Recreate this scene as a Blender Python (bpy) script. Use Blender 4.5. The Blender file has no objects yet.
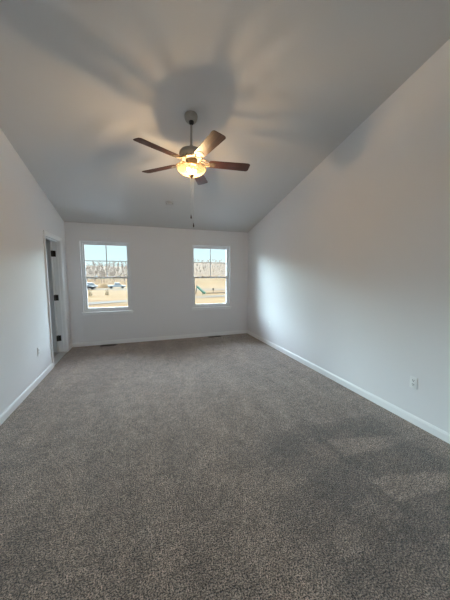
import bpy, bmesh, math, random
from mathutils import Vector, Matrix

S = bpy.context.scene
COL = S.collection
PI = math.pi

# ------------------------------------------------------------------ camera
F_PX, YAW, PITCH, ROLL, CAM_H = 250.62, 0.328, 0.1012, 0.0011, 1.4456
cd = bpy.data.cameras.new('camera')
cd.sensor_fit = 'HORIZONTAL'
cd.sensor_width = 36.0
cd.lens = F_PX / 450.0 * 36.0
cd.clip_start, cd.clip_end = 0.02, 2000
cam = bpy.data.objects.new('camera', cd)
COL.objects.link(cam)
_f = Vector((math.sin(YAW) * math.cos(PITCH), math.cos(YAW) * math.cos(PITCH), -math.sin(PITCH)))
_r = Vector((math.cos(YAW), -math.sin(YAW), 0))
_u = _r.cross(_f)
_r2 = _r * math.cos(ROLL) + _u * math.sin(ROLL)
_u2 = _u * math.cos(ROLL) - _r * math.sin(ROLL)
_m = Matrix((_r2, _u2, -_f)).transposed().to_4x4()
_m.translation = Vector((0, 0, CAM_H))
cam.matrix_world = _m
S.camera = cam

# ------------------------------------------------------------------ world, sun, exposure
SKY_LOW, SKY_HIGH, SKY_SIDE = 1.15, 77.0, 5.0
SUN_E = 2.0
BULB_E = 1950.0
w = bpy.data.worlds.new('sky')
S.world = w
w.use_nodes = True
nt = w.node_tree
nt.nodes.clear()
o_ = nt.nodes.new('ShaderNodeOutputWorld')
bg = nt.nodes.new('ShaderNodeBackground')
tc = nt.nodes.new('ShaderNodeTexCoord')
sep = nt.nodes.new('ShaderNodeSeparateXYZ')
mr = nt.nodes.new('ShaderNodeMapRange')
mr.inputs['From Min'].default_value = 0.115
mr.inputs['From Max'].default_value = 0.18
mr.inputs['To Min'].default_value = SKY_LOW
mr.inputs['To Max'].default_value = SKY_HIGH
ramp = nt.nodes.new('ShaderNodeValToRGB')
ramp.color_ramp.elements[0].position = 0.0
ramp.color_ramp.elements[0].color = (0.80, 0.98, 1.0, 1)
ramp.color_ramp.elements[1].position = 0.5
ramp.color_ramp.elements[1].color = (0.70, 0.85, 1.02, 1)
_e = ramp.color_ramp.elements.new(0.12)
_e.color = (0.70, 0.95, 1.0, 1)
nt.links.new(tc.outputs['Generated'], sep.inputs[0])
nt.links.new(sep.outputs['Z'], mr.inputs['Value'])
nt.links.new(sep.outputs['Z'], ramp.inputs['Fac'])
nt.links.new(ramp.outputs['Color'], bg.inputs['Color'])
# bright band added to the front sky to light the room; the zenith and the sky behind are dimmer
def wmap(src, a, b, c, d):
    q = nt.nodes.new('ShaderNodeMapRange')
    for k, v in zip(('From Min', 'From Max', 'To Min', 'To Max'), (a, b, c, d)):
        q.inputs[k].default_value = v
    nt.links.new(src, q.inputs['Value'])
    return q.outputs['Result']
def wmul(a, b):
    q = nt.nodes.new('ShaderNodeMath')
    q.operation = 'MULTIPLY'
    nt.links.new(a, q.inputs[0])
    nt.links.new(b, q.inputs[1])
    return q.outputs[0]
zen = wmap(sep.outputs['Z'], 0.50, 0.85, 1.0, 0.2)
fro = wmap(sep.outputs['Y'], -0.25, 0.25, 0.12, 1.0)
rgt = wmul(wmap(sep.outputs['X'], -0.75, 0.50, 0.78, 0.38), wmap(sep.outputs['X'], -0.95, -0.78, 2.2, 1.0))
front = wmul(wmul(wmul(mr.outputs['Result'], zen), fro), rgt)
# low sky glow on the left, added to light the right wall
lft = wmap(sep.outputs['X'], -0.35, -0.75, 0.0, SKY_SIDE)
bk = wmap(sep.outputs['Y'], 0.10, -0.20, 0.0, 1.0)
lo = wmap(sep.outputs['Z'], 0.20, 0.34, 1.0, 0.0)
up = wmap(sep.outputs['Z'], -0.04, 0.02, 0.0, 1.0)
side = wmul(wmul(lft, bk), wmul(lo, up))
add = nt.nodes.new('ShaderNodeMath')
add.operation = 'ADD'
nt.links.new(front, add.inputs[0])
nt.links.new(side, add.inputs[1])
hi = add.outputs[0]
mxs = nt.nodes.new('ShaderNodeMath')
mxs.operation = 'MAXIMUM'
mxs.inputs[1].default_value = SKY_LOW
nt.links.new(hi, mxs.inputs[0])
nt.links.new(mxs.outputs[0], bg.inputs['Strength'])
nt.links.new(bg.outputs[0], o_.inputs['Surface'])

sd = bpy.data.lights.new('sun', 'SUN')
sd.energy = SUN_E
sd.angle = math.radians(0.6)
sd.color = (1.0, 0.93, 0.82)
sun = bpy.data.objects.new('sun', sd)
COL.objects.link(sun)
# the sun stands to the left, along the window wall, so no beam enters the room
sun.rotation_euler = Vector((0.80, 0.0, -0.60)).to_track_quat('-Z', 'Y').to_euler()

S.view_settings.view_transform = 'Standard'
S.view_settings.look = 'None'
S.view_settings.gamma = 1.0
S.view_settings.use_curve_mapping = False
S.view_settings.exposure = 0.0
S.cycles.max_bounces = 12
S.cycles.diffuse_bounces = 8
S.cycles.transparent_max_bounces = 12
S.cycles.use_denoising = True
S.cycles.sample_clamp_indirect = 8.0

# ------------------------------------------------------------------ dimensions (metres)
XL, XR = -1.3227, 2.49          # inner faces of left and right wall
YB, YR = 5.6064, -1.6           # back wall, wall behind the camera
H, SL = 2.44, 0.2339            # wall height at the back wall, ceiling slope
ZG = -3.0                       # outdoor ground

def ceil_z(y):
    return H + SL * (YB - y)

# daylight portals in the window openings (sampling guides only)
def portal(name, loc, rot, sx, sy):
    d = bpy.data.lights.new(name, 'AREA')
    d.shape = 'RECTANGLE'
    d.size, d.size_y = sx, sy
    d.cycles.is_portal = True
    o = bpy.data.objects.new(name, d)
    o.location = loc
    o.rotation_euler = rot
    COL.objects.link(o)

WIN = [(-1.078, -0.1765), (1.130, 2.0315)]
WZ0, WZ1 = 0.690, 2.0965
portal('window_portal', (XL - 0.18, -0.75, 1.575), (PI / 2, 0, -PI / 2), 1.25, 1.30)
for _i, (_a, _b) in enumerate(WIN):
    portal('window_portal', ((_a + _b) / 2, YB + 0.145, (WZ0 + WZ1) / 2), (-PI / 2, 0, 0), _b - _a + 0.05, WZ1 - WZ0 + 0.05)

# ------------------------------------------------------------------ materials
def new_mat(name):
    m = bpy.data.materials.new(name)
    m.use_nodes = True
    return m, m.node_tree, m.node_tree.nodes['Principled BSDF']

def mat(name, col, rough=0.5, metal=0.0, noise=None, bump=None, spec=None):
    """noise = (scale, second colour, detail); bump = (scale, strength, distance)"""
    m, t, p = new_mat(name)
    p.inputs['Base Color'].default_value = (*col, 1)
    p.inputs['Roughness'].default_value = rough
    p.inputs['Metallic'].default_value = metal
    if spec is not None:
        p.inputs['Specular IOR Level'].default_value = spec
    c = t.nodes.new('ShaderNodeTexCoord')
    if noise:
        n = t.nodes.new('ShaderNodeTexNoise')
        n.inputs['Scale'].default_value = noise[0]
        n.inputs['Detail'].default_value = noise[2] if len(noise) > 2 else 4
        r = t.nodes.new('ShaderNodeValToRGB')
        r.color_ramp.elements[0].position = 0.35
        r.color_ramp.elements[1].position = 0.65
        r.color_ramp.elements[0].color = (*col, 1)
        r.color_ramp.elements[1].color = (*noise[1], 1)
        t.links.new(c.outputs['Object'], n.inputs['Vector'])
        t.links.new(n.outputs['Fac'], r.inputs['Fac'])
        t.links.new(r.outputs['Color'], p.inputs['Base Color'])
    if bump:
        n2 = t.nodes.new('ShaderNodeTexNoise')
        n2.inputs['Scale'].default_value = bump[0]
        n2.inputs['Detail'].default_value = 3
        b = t.nodes.new('ShaderNodeBump')
        b.inputs['Strength'].default_value = bump[1]
        b.inputs['Distance'].default_value = bump[2]
        t.links.new(c.outputs['Object'], n2.inputs['Vector'])
        t.links.new(n2.outputs['Fac'], b.inputs['Height'])
        t.links.new(b.outputs['Normal'], p.inputs['Normal'])
    return m

M = {}
M['wall'] = mat('wall_paint', (0.785, 0.785, 0.800), 0.55, noise=(1.2, (0.775, 0.775, 0.790)), bump=(180, 0.08, 0.002), spec=0.35)
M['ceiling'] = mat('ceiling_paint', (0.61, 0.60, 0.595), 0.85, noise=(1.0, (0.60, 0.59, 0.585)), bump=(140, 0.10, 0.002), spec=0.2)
M['trim'] = mat('white_trim_paint', (0.87, 0.88, 0.89), 0.30, noise=(3, (0.86, 0.87, 0.88)))
M['vinyl'] = mat('white_vinyl', (0.78, 0.80, 0.82), 0.4, noise=(3, (0.77, 0.79, 0.81)))
M['grille'] = mat('window_grille_vinyl', (0.60, 0.62, 0.64), 0.4, noise=(5, (0.59, 0.61, 0.63)))
M['door'] = mat('door_paint', (0.80, 0.81, 0.81), 0.35, noise=(3, (0.79, 0.80, 0.80)))
M['bronze_hinge'] = mat('dark_bronze', (0.03, 0.028, 0.027), 0.45, 0.7, noise=(40, (0.045, 0.04, 0.035)))
M['plastic'] = mat('white_plastic', (0.86, 0.87, 0.87), 0.3, noise=(8, (0.85, 0.86, 0.86)))
M['detector'] = mat('ivory_plastic', (0.58, 0.58, 0.57), 0.5, noise=(8, (0.56, 0.56, 0.55)))
M['slot'] = mat('dark_slot', (0.03, 0.03, 0.03), 0.6, noise=(30, (0.04, 0.04, 0.04)))
M['register'] = mat('brown_register', (0.045, 0.032, 0.024), 0.45, 0.4, noise=(30, (0.06, 0.042, 0.03)))
M['nickel'] = mat('aged_nickel', (0.36, 0.335, 0.30), 0.45, 0.35, noise=(14, (0.30, 0.28, 0.245)))
M['brass'] = mat('antique_brass', (0.16, 0.125, 0.08), 0.5, 0.6, noise=(25, (0.08, 0.06, 0.04)))
M['bronze'] = mat('brown_bronze', (0.10, 0.075, 0.055), 0.45, 0.3, noise=(20, (0.08, 0.06, 0.045)))
M['black'] = mat('black_metal', (0.02, 0.02, 0.02), 0.4, 0.4, noise=(20, (0.03, 0.03, 0.03)))
M['chain'] = mat('pull_chain_metal', (0.62, 0.60, 0.55), 0.35, 0.7, noise=(50, (0.5, 0.48, 0.44)))
M['fob'] = mat('pull_fob_wood', (0.10, 0.07, 0.05), 0.45, noise=(40, (0.14, 0.1, 0.07)))
M['threshold'] = mat('pale_threshold', (0.66, 0.66, 0.65), 0.35, noise=(12, (0.58, 0.58, 0.58)))
M['tile'] = mat('bath_vinyl_floor', (0.42, 0.41, 0.40), 0.4, noise=(6, (0.5, 0.49, 0.47)))

# carpet: cut pile, speckled, with patches where the pile lies another way
def carpet_mat():
    m, t, p = new_mat('grey_brown_carpet')
    L, N = t.links, t.nodes
    c = N.new('ShaderNodeTexCoord')
    def noise(scale, detail, rough=0.5, dist=0.0, vec=None):
        n = N.new('ShaderNodeTexNoise')
        n.inputs['Scale'].default_value = scale
        n.inputs['Detail'].default_value = detail
        n.inputs['Roughness'].default_value = rough
        n.inputs['Distortion'].default_value = dist
        L.new(vec if vec is not None else c.outputs['Object'], n.inputs['Vector'])
        return n
    def ramp(src, stops):
        r = N.new('ShaderNodeValToRGB')
        els = r.color_ramp.elements
        els[0].position, els[0].color = stops[0][0], (*stops[0][1], 1)
        els[1].position, els[1].color = stops[-1][0], (*stops[-1][1], 1)
        for q, cc in stops[1:-1]:
            e = els.new(q)
            e.color = (*cc, 1)
        L.new(src, r.inputs['Fac'])
        return r
    def mul(a, b, fac=1.0):
        x = N.new('ShaderNodeMix')
        x.data_type = 'RGBA'
        x.blend_type = 'MULTIPLY'
        x.inputs['Factor'].default_value = fac
        L.new(a, x.inputs[6])
        L.new(b, x.inputs[7])
        return x.outputs[2]
    tuft = noise(135, 4, 0.75, 0.0)
    base = ramp(tuft.outputs['Fac'], [(0.42, (0.020, 0.011, 0.006)), (0.50, (0.270, 0.200, 0.156)), (0.59, (0.67, 0.515, 0.41))])
    # lie of the pile: broad soft mottling
    mot = noise(7.0, 6, 0.8, 0.3)
    mcol = ramp(mot.outputs['Fac'], [(0.36, (0.76, 0.755, 0.75)), (0.64, (1.20, 1.20, 1.20))])
    # long strokes running towards the window wall
    mp = N.new('ShaderNodeMapping')
    mp.inputs['Rotation'].default_value = (0, 0, math.radians(12))
    mp.inputs['Scale'].default_value = (3.2, 0.9, 1)
    L.new(c.outputs['Object'], mp.inputs['Vector'])
    st = noise(1.2, 2, 0.4, 0.4, mp.outputs['Vector'])
    scol = ramp(st.outputs['Fac'], [(0.44, (0.94, 0.94, 0.94)), (0.56, (1.06, 1.06, 1.06))])
    # criss-cross vacuum strokes meeting along a seam on the right
    wob = noise(5.0, 2, 0.5)
    xyz = N.new('ShaderNodeSeparateXYZ')
    L.new(c.outputs['Object'], xyz.inputs[0])
    def mth(op, a, b=None, clamp=False):
        q = N.new('ShaderNodeMath')
        q.operation = op
        q.use_clamp = clamp
        for k, v in enumerate((a, b)):
            if v is None:
                continue
            if isinstance(v, (int, float)):
                q.inputs[k].default_value = v
            else:
                L.new(v, q.inputs[k])
        return q.outputs[0]
    def lin(src, a, b, c0=0.0, c1=1.0):
        q = N.new('ShaderNodeMapRange')
        q.interpolation_type = 'SMOOTHSTEP'
        for k, v in zip(('From Min', 'From Max', 'To Min', 'To Max'), (a, b, c0, c1)):
            q.inputs[k].default_value = v
        L.new(src, q.inputs['Value'])
        return q.outputs['Result']
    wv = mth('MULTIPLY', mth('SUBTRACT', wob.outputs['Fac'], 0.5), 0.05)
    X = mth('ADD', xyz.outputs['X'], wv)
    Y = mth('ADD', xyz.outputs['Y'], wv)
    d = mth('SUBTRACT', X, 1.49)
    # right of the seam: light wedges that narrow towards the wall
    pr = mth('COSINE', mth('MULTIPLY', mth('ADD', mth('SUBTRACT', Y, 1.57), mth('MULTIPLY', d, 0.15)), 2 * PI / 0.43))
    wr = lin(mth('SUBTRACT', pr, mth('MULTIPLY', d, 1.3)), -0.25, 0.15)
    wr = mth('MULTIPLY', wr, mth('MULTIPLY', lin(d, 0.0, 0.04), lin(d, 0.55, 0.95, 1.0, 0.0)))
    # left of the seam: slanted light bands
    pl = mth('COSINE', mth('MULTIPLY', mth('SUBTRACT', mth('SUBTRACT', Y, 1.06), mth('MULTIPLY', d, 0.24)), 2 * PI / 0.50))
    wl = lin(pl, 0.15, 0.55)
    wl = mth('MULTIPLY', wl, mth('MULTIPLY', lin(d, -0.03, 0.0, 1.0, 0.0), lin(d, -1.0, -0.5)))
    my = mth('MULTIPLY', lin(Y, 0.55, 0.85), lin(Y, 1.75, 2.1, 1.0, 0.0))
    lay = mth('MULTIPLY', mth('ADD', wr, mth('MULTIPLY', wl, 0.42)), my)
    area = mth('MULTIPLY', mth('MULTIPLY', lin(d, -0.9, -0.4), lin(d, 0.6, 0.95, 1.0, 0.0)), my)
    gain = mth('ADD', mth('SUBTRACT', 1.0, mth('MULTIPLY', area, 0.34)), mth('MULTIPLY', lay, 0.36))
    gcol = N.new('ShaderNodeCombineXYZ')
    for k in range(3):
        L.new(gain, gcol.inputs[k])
    clump = noise(34, 3, 0.7)
    ccol = ramp(clump.outputs['Fac'], [(0.38, (0.74, 0.73, 0.72)), (0.62, (1.22, 1.22, 1.22))])
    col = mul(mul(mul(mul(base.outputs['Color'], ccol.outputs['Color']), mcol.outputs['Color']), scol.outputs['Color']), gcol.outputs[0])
    L.new(col, p.inputs['Base Color'])
    p.inputs['Roughness'].default_value = 0.95
    p.inputs['Specular IOR Level'].default_value = 0.1
    p.inputs['Sheen Weight'].default_value = 0.38
    p.inputs['Sheen Tint'].default_value = (0.80, 0.90, 1.0, 1)
    p.inputs['Sheen Roughness'].default_value = 0.45
    b = N.new('ShaderNodeBump')
    b.inputs['Strength'].default_value = 0.9
    b.inputs['Distance'].default_value = 0.012
    L.new(tuft.outputs['Fac'], b.inputs['Height'])
    L.new(b.outputs['Normal'], p.inputs['Normal'])
    return m
M['carpet'] = carpet_mat()

# walnut fan blade, grain along the blade (local x)
def wood_mat():
    m, t, p = new_mat('walnut_blade')
    c = t.nodes.new('ShaderNodeTexCoord')
    mp = t.nodes.new('ShaderNodeMapping')
    mp.inputs['Scale'].default_value = (2.0, 40.0, 6.0)
    n = t.nodes.new('ShaderNodeTexNoise')
    n.inputs['Scale'].default_value = 1.6
    n.inputs['Detail'].default_value = 5
    n.inputs['Distortion'].default_value = 0.6
    r = t.nodes.new('ShaderNodeValToRGB')
    r.color_ramp.elements[0].position = 0.3
    r.color_ramp.elements[0].color = (0.028, 0.009, 0.005, 1)
    r.color_ramp.elements[1].position = 0.7
    r.color_ramp.elements[1].color = (0.088, 0.027, 0.014, 1)
    t.links.new(c.outputs['Object'], mp.inputs['Vector'])
    t.links.new(mp.outputs['Vector'], n.inputs['Vector'])
    t.links.new(n.outputs['Fac'], r.inputs['Fac'])
    t.links.new(r.outputs['Color'], p.inputs['Base Color'])
    p.inputs['Roughness'].default_value = 0.5
    p.inputs['Specular IOR Level'].default_value = 0.3
    return m
M['wood'] = wood_mat()

def glass_mat():
    m = bpy.data.materials.new('window_glass')
    m.use_nodes = True
    t = m.node_tree
    t.nodes.clear()
    out = t.nodes.new('ShaderNodeOutputMaterial')
    mix = t.nodes.new('ShaderNodeMixShader')
    fr = t.nodes.new('ShaderNodeFresnel')
    fr.inputs['IOR'].default_value = 1.35
    tr = t.nodes.new('ShaderNodeBsdfTransparent')
    tr.inputs['Color'].default_value = (0.97, 0.985, 0.98, 1)
    gl = t.nodes.new('ShaderNodeBsdfGlossy')
    gl.inputs['Roughness'].default_value = 0.02
    t.links.new(fr.outputs[0], mix.inputs[0])
    t.links.new(tr.outputs[0], mix.inputs[1])
    t.links.new(gl.outputs[0], mix.inputs[2])
    t.links.new(mix.outputs[0], out.inputs['Surface'])
    return m
M['glass'] = glass_mat()

def bowl_mat():
    m = bpy.data.materials.new('alabaster_glass')
    m.use_nodes = True
    t = m.node_tree
    t.nodes.clear()
    N, L = t.nodes, t.links
    out = N.new('ShaderNodeOutputMaterial')
    c = N.new('ShaderNodeTexCoord')
    n = N.new('ShaderNodeTexNoise')
    n.inputs['Scale'].default_value = 9
    n.inputs['Detail'].default_value = 5
    n.inputs['Distortion'].default_value = 1.5
    r = N.new('ShaderNodeValToRGB')
    r.color_ramp.elements[0].position = 0.35
    r.color_ramp.elements[0].color = (0.80, 0.60, 0.36, 1)
    r.color_ramp.elements[1].position = 0.6
    r.color_ramp.elements[1].color = (0.95, 0.84, 0.62, 1)
    L.new(c.outputs['Object'], n.inputs['Vector'])
    L.new(n.outputs['Fac'], r.inputs['Fac'])
    tl = N.new('ShaderNodeBsdfTranslucent')
    df = N.new('ShaderNodeBsdfDiffuse')
    gl = N.new('ShaderNodeBsdfGlossy')
    gl.inputs['Roughness'].default_value = 0.15
    L.new(r.outputs['Color'], tl.inputs['Color'])
    df.inputs['Color'].default_value = (0.20, 0.155, 0.10, 1)
    m1 = N.new('ShaderNodeMixShader')
    m1.inputs[0].default_value = 0.94
    L.new(tl.outputs[0], m1.inputs[1])
    L.new(df.outputs[0], m1.inputs[2])
    m2 = N.new('ShaderNodeMixShader')
    m2.inputs[0].default_value = 0.05
    L.new(m1.outputs[0], m2.inputs[1])
    L.new(gl.outputs[0], m2.inputs[2])
    # even transparency mixed into the bowl lets part of the lamplight straight through
    tp = N.new('ShaderNodeBsdfTransparent')
    tp.inputs['Color'].default_value = (1.0, 0.90, 0.72, 1)
    m3 = N.new('ShaderNodeMixShader')
    m3.inputs[0].default_value = 0.45
    L.new(m2.outputs[0], m3.inputs[1])
    L.new(tp.outputs[0], m3.inputs[2])
    L.new(m3.outputs[0], out.inputs['Surface'])
    return m
M['bowl'] = bowl_mat()

def emit_mat(name, col, e):
    m, t, p = new_mat(name)
    p.inputs['Base Color'].default_value = (0.9, 0.85, 0.75, 1)
    p.inputs['Emission Color'].default_value = (*col, 1)
    p.inputs['Emission Strength'].default_value = e
    return m
M['bulb'] = emit_mat('lit_bulb', (1.0, 0.69, 0.36), BULB_E)

# ------------------------------------------------------------------ mesh helpers
def finish(bm, name, m, parent=None, smooth=False, loc=None, rot=None):
    bmesh.ops.recalc_face_normals(bm, faces=bm.faces[:])
    me = bpy.data.meshes.new(name)
    bm.to_mesh(me)
    bm.free()
    for mm in (m if isinstance(m, (list, tuple)) else [m]):
        me.materials.append(M[mm] if isinstance(mm, str) else mm)
    if smooth:
        for p in me.polygons:
            p.use_smooth = True
        try:
            me.set_sharp_from_angle(angle=math.radians(38))
        except Exception:
            pass
    o = bpy.data.objects.new(name, me)
    COL.objects.link(o)
    if parent:
        o.parent = parent
    if loc:
        o.location = loc
    if rot:
        o.rotation_euler = rot
    return o

def box(bm, x0, y0, z0, x1, y1, z1, bevel=0.0, seg=1):
    v = [bm.verts.new(p) for p in ((x0, y0, z0), (x1, y0, z0), (x1, y1, z0), (x0, y1, z0), (x0, y0, z1), (x1, y0, z1), (x1, y1, z1), (x0, y1, z1))]
    fs = [bm.faces.new([v[i] for i in q]) for q in ((3, 2, 1, 0), (4, 5, 6, 7), (0, 1, 5, 4), (1, 2, 6, 5), (2, 3, 7, 6), (3, 0, 4, 7))]
    if bevel > 0:
        es = list({e for f in fs for e in f.edges})
        bmesh.ops.bevel(bm, geom=es, offset=bevel, segments=seg, affect='EDGES', profile=0.5)

def prism(bm, poly, axis, a0, a1):
    """extrude a polygon (list of 2-tuples) along an axis: 'x' -> (y,z), 'y' -> (x,z), 'z' -> (x,y)"""
    def P(p, a):
        return {'x': (a, p[0], p[1]), 'y': (p[0], a, p[1]), 'z': (p[0], p[1], a)}[axis]
    A = [bm.verts.new(P(p, a0)) for p in poly]
    B = [bm.verts.new(P(p, a1)) for p in poly]
    bm.faces.new(A)
    bm.faces.new(B[::-1])
    n = len(poly)
    for i in range(n):
        bm.faces.new((A[i], B[i], B[(i + 1) % n], A[(i + 1) % n]))

def lathe(bm, prof, seg=40, cx=0.0, cy=0.0, mat3=None):
    """prof = list of (r, z) from top to bottom; r = 0 closes"""
    rings = []
    for r, z in prof:
        if r <= 1e-6:
            rings.append([bm.verts.new((cx, cy, z))])
        else:
            rings.append([bm.verts.new((cx + r * math.cos(2 * PI * k / seg), cy + r * math.sin(2 * PI * k / seg), z)) for k in range(seg)])
    for a, b in zip(rings, rings[1:]):
        for k in range(seg):
            k2 = (k + 1) % seg
            if len(a) == 1 and len(b) == 1:
                continue
            if len(a) == 1:
                bm.faces.new((a[0], b[k], b[k2]))
            elif len(b) == 1:
                bm.faces.new((a[k], a[k2], b[0]))
            else:
                bm.faces.new((a[k], a[k2], b[k2], b[k]))
    return [v for r in rings for v in r]

def tube(bm, pts, rad, seg=8):
    """swept round tube through pts; rad a number or list"""
    pts = [Vector(p) for p in pts]
    n = len(pts)
    rads = rad if isinstance(rad, (list, tuple)) else [rad] * n
    rings = []
    for i, p in enumerate(pts):
        d = (pts[min(i + 1, n - 1)] - pts[max(i - 1, 0)]).normalized()
        a = d.orthogonal().normalized() if i == 0 else (prev - d * prev.dot(d)).normalized()
        prev = a
        b = d.cross(a)
        rings.append([bm.verts.new(p + (a * math.cos(2 * PI * k / seg) + b * math.sin(2 * PI * k / seg)) * rads[i]) for k in range(seg)])
    for A, B in zip(rings, rings[1:]):
        for k in range(seg):
            bm.faces.new((A[k], A[(k + 1) % seg], B[(k + 1) % seg], B[k]))
    bm.faces.new(rings[0][::-1])
    bm.faces.new(rings[-1])

def cyl(bm, p0, p1, r, seg=16):
    tube(bm, [p0, p1], r, seg)

def empty(name, loc=(0, 0, 0), rotz=0.0):
    o = bpy.data.objects.new(name, None)
    o.empty_display_size = 0.1
    COL.objects.link(o)
    o.location = loc
    o.rotation_euler = (0, 0, rotz)
    return o

def tag(o, label=None, cat=None, group=None, kind=None):
    if label:
        o['label'] = label
    if cat:
        o['category'] = cat
    if group:
        o['group'] = group
    if kind:
        o['kind'] = kind
    return o

def struct(o, label, cat):
    return tag(o, label, cat, kind='structure')

def copy_tree(o, parent=None):
    c = o.copy()
    COL.objects.link(c)
    if parent:
        c.parent = parent
    for ch in list(o.children):
        copy_tree(ch, c)
    return c

# ------------------------------------------------------------------ room shell
T = 0.115      # inner wall thickness
TB = 0.14      # outer wall thickness
DY0, DY1, DZ = 4.478, 5.272, 2.045   # rough door opening in the left wall

bm = bmesh.new()
box(bm, XL - T, YR - 0.1, -0.12, XR + T, YB + TB, 0.0)
struct(finish(bm, 'floor', 'carpet'), 'grey-brown speckled cut-pile carpet covering the whole room floor', 'floor')

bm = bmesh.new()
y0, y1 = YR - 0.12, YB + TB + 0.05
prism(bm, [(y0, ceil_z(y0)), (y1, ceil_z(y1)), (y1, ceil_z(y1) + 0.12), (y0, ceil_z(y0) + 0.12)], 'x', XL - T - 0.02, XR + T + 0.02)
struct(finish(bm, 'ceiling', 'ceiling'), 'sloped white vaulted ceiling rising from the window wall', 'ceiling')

def wall_poly(ya, yb, z0):
    return [(ya, z0), (yb, z0), (yb, ceil_z(yb) + 0.02), (ya, ceil_z(ya) + 0.02)]

bm = bmesh.new()
prism(bm, wall_poly(YR - 0.1, YB + TB, 0.0), 'x', XR, XR + T)
struct(finish(bm, 'wall_right', 'wall'), 'long blank pale wall on the right with two outlets', 'wall')

bm = bmesh.new()
LWY, LWZ = (-1.35, -0.15), (0.95, 2.20)     # opening for an unseen window, added to let in more daylight
prism(bm, wall_poly(YR - 0.1, LWY[0], 0.0), 'x', XL - T, XL)
prism(bm, [(LWY[0], 0.0), (LWY[1], 0.0), (LWY[1], LWZ[0] - 0.03), (LWY[0], LWZ[0] - 0.03)], 'x', XL - T, XL)
prism(bm, wall_poly(LWY[0], LWY[1], LWZ[1]), 'x', XL - T, XL)
prism(bm, wall_poly(LWY[1], DY0, 0.0), 'x', XL - T, XL)
prism(bm, wall_poly(DY0, DY1, DZ), 'x', XL - T, XL)
prism(bm, wall_poly(DY1, YB + TB, 0.0), 'x', XL - T, XL)
struct(finish(bm, 'wall_left', 'wall'), 'pale wall on the left with the doorway near the far corner', 'wall')

bm = bmesh.new()
HT = H + 0.0
box(bm, XL, YB, 0.0, XR, YB + TB, WZ0 - 0.03)
box(bm, XL, YB, WZ1, XR, YB + TB, HT - 0.04)
prism(bm, [(YB, HT - 0.04), (YB + TB, HT - 0.04), (YB + TB, HT - 0.035), (YB, HT)], 'x', XL, XR)
for xa, xb in ((XL, WIN[0][0]), (WIN[0][1], WIN[1][0]), (WIN[1][1], XR)):
    box(bm, xa, YB, WZ0 - 0.03, xb, YB + TB, WZ1)
struct(finish(bm, 'wall_back', 'wall'), 'grey-looking far wall holding the two windows', 'wall')

bm = bmesh.new()
box(bm, XL - T, YR - 0.12, 0.0, XR + T, YR, ceil_z(YR) + 0.03)
struct(finish(bm, 'wall_rear', 'wall'), 'pale wall behind the camera', 'wall')

# baseboards: square foot, stepped and eased top
def baseboard(name, x0, y0, x1, y1, nx, ny, label):
    """runs from (x0,y0) to (x1,y1); (nx,ny) points into the room"""
    prof = [(0, 0.0), (0.014, 0.0), (0.014, 0.064), (0.011, 0.071), (0.009, 0.078), (0.005, 0.083), (0, 0.083)]
    bm = bmesh.new()
    A = [bm.verts.new((x0 + nx * d, y0 + ny * d, z)) for d, z in prof]
    B = [bm.verts.new((x1 + nx * d, y1 + ny * d, z)) for d, z in prof]
    bm.faces.new(A)
    bm.faces.new(B[::-1])
    for i in range(len(prof)):
        j = (i + 1) % len(prof)
        bm.faces.new((A[i], B[i], B[j], A[j]))
    struct(finish(bm, name, 'trim'), label, 'baseboard')
CA0, CA1 = 4.430, 5.320   # outer edges of the door casing
baseboard('baseboard_right', XR, YR, XR, YB, -1, 0, 'long white baseboard along the right wall')
baseboard('baseboard_back', XL + 0.014, YB, XR - 0.014, YB, 0, -1, 'white baseboard under the two windows')
baseboard('baseboard_left', XL, YR, XL, CA0, 1, 0, 'white baseboard along the left wall up to the doorway')
baseboard('baseboard_corner', XL, CA1, XL, YB - 0.014, 1, 0, 'short white baseboard between the doorway and the far corner')
baseboard('baseboard_rear', XL + 0.014, YR, XR - 0.014, YR, 0, 1, 'white baseboard behind the camera')

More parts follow.
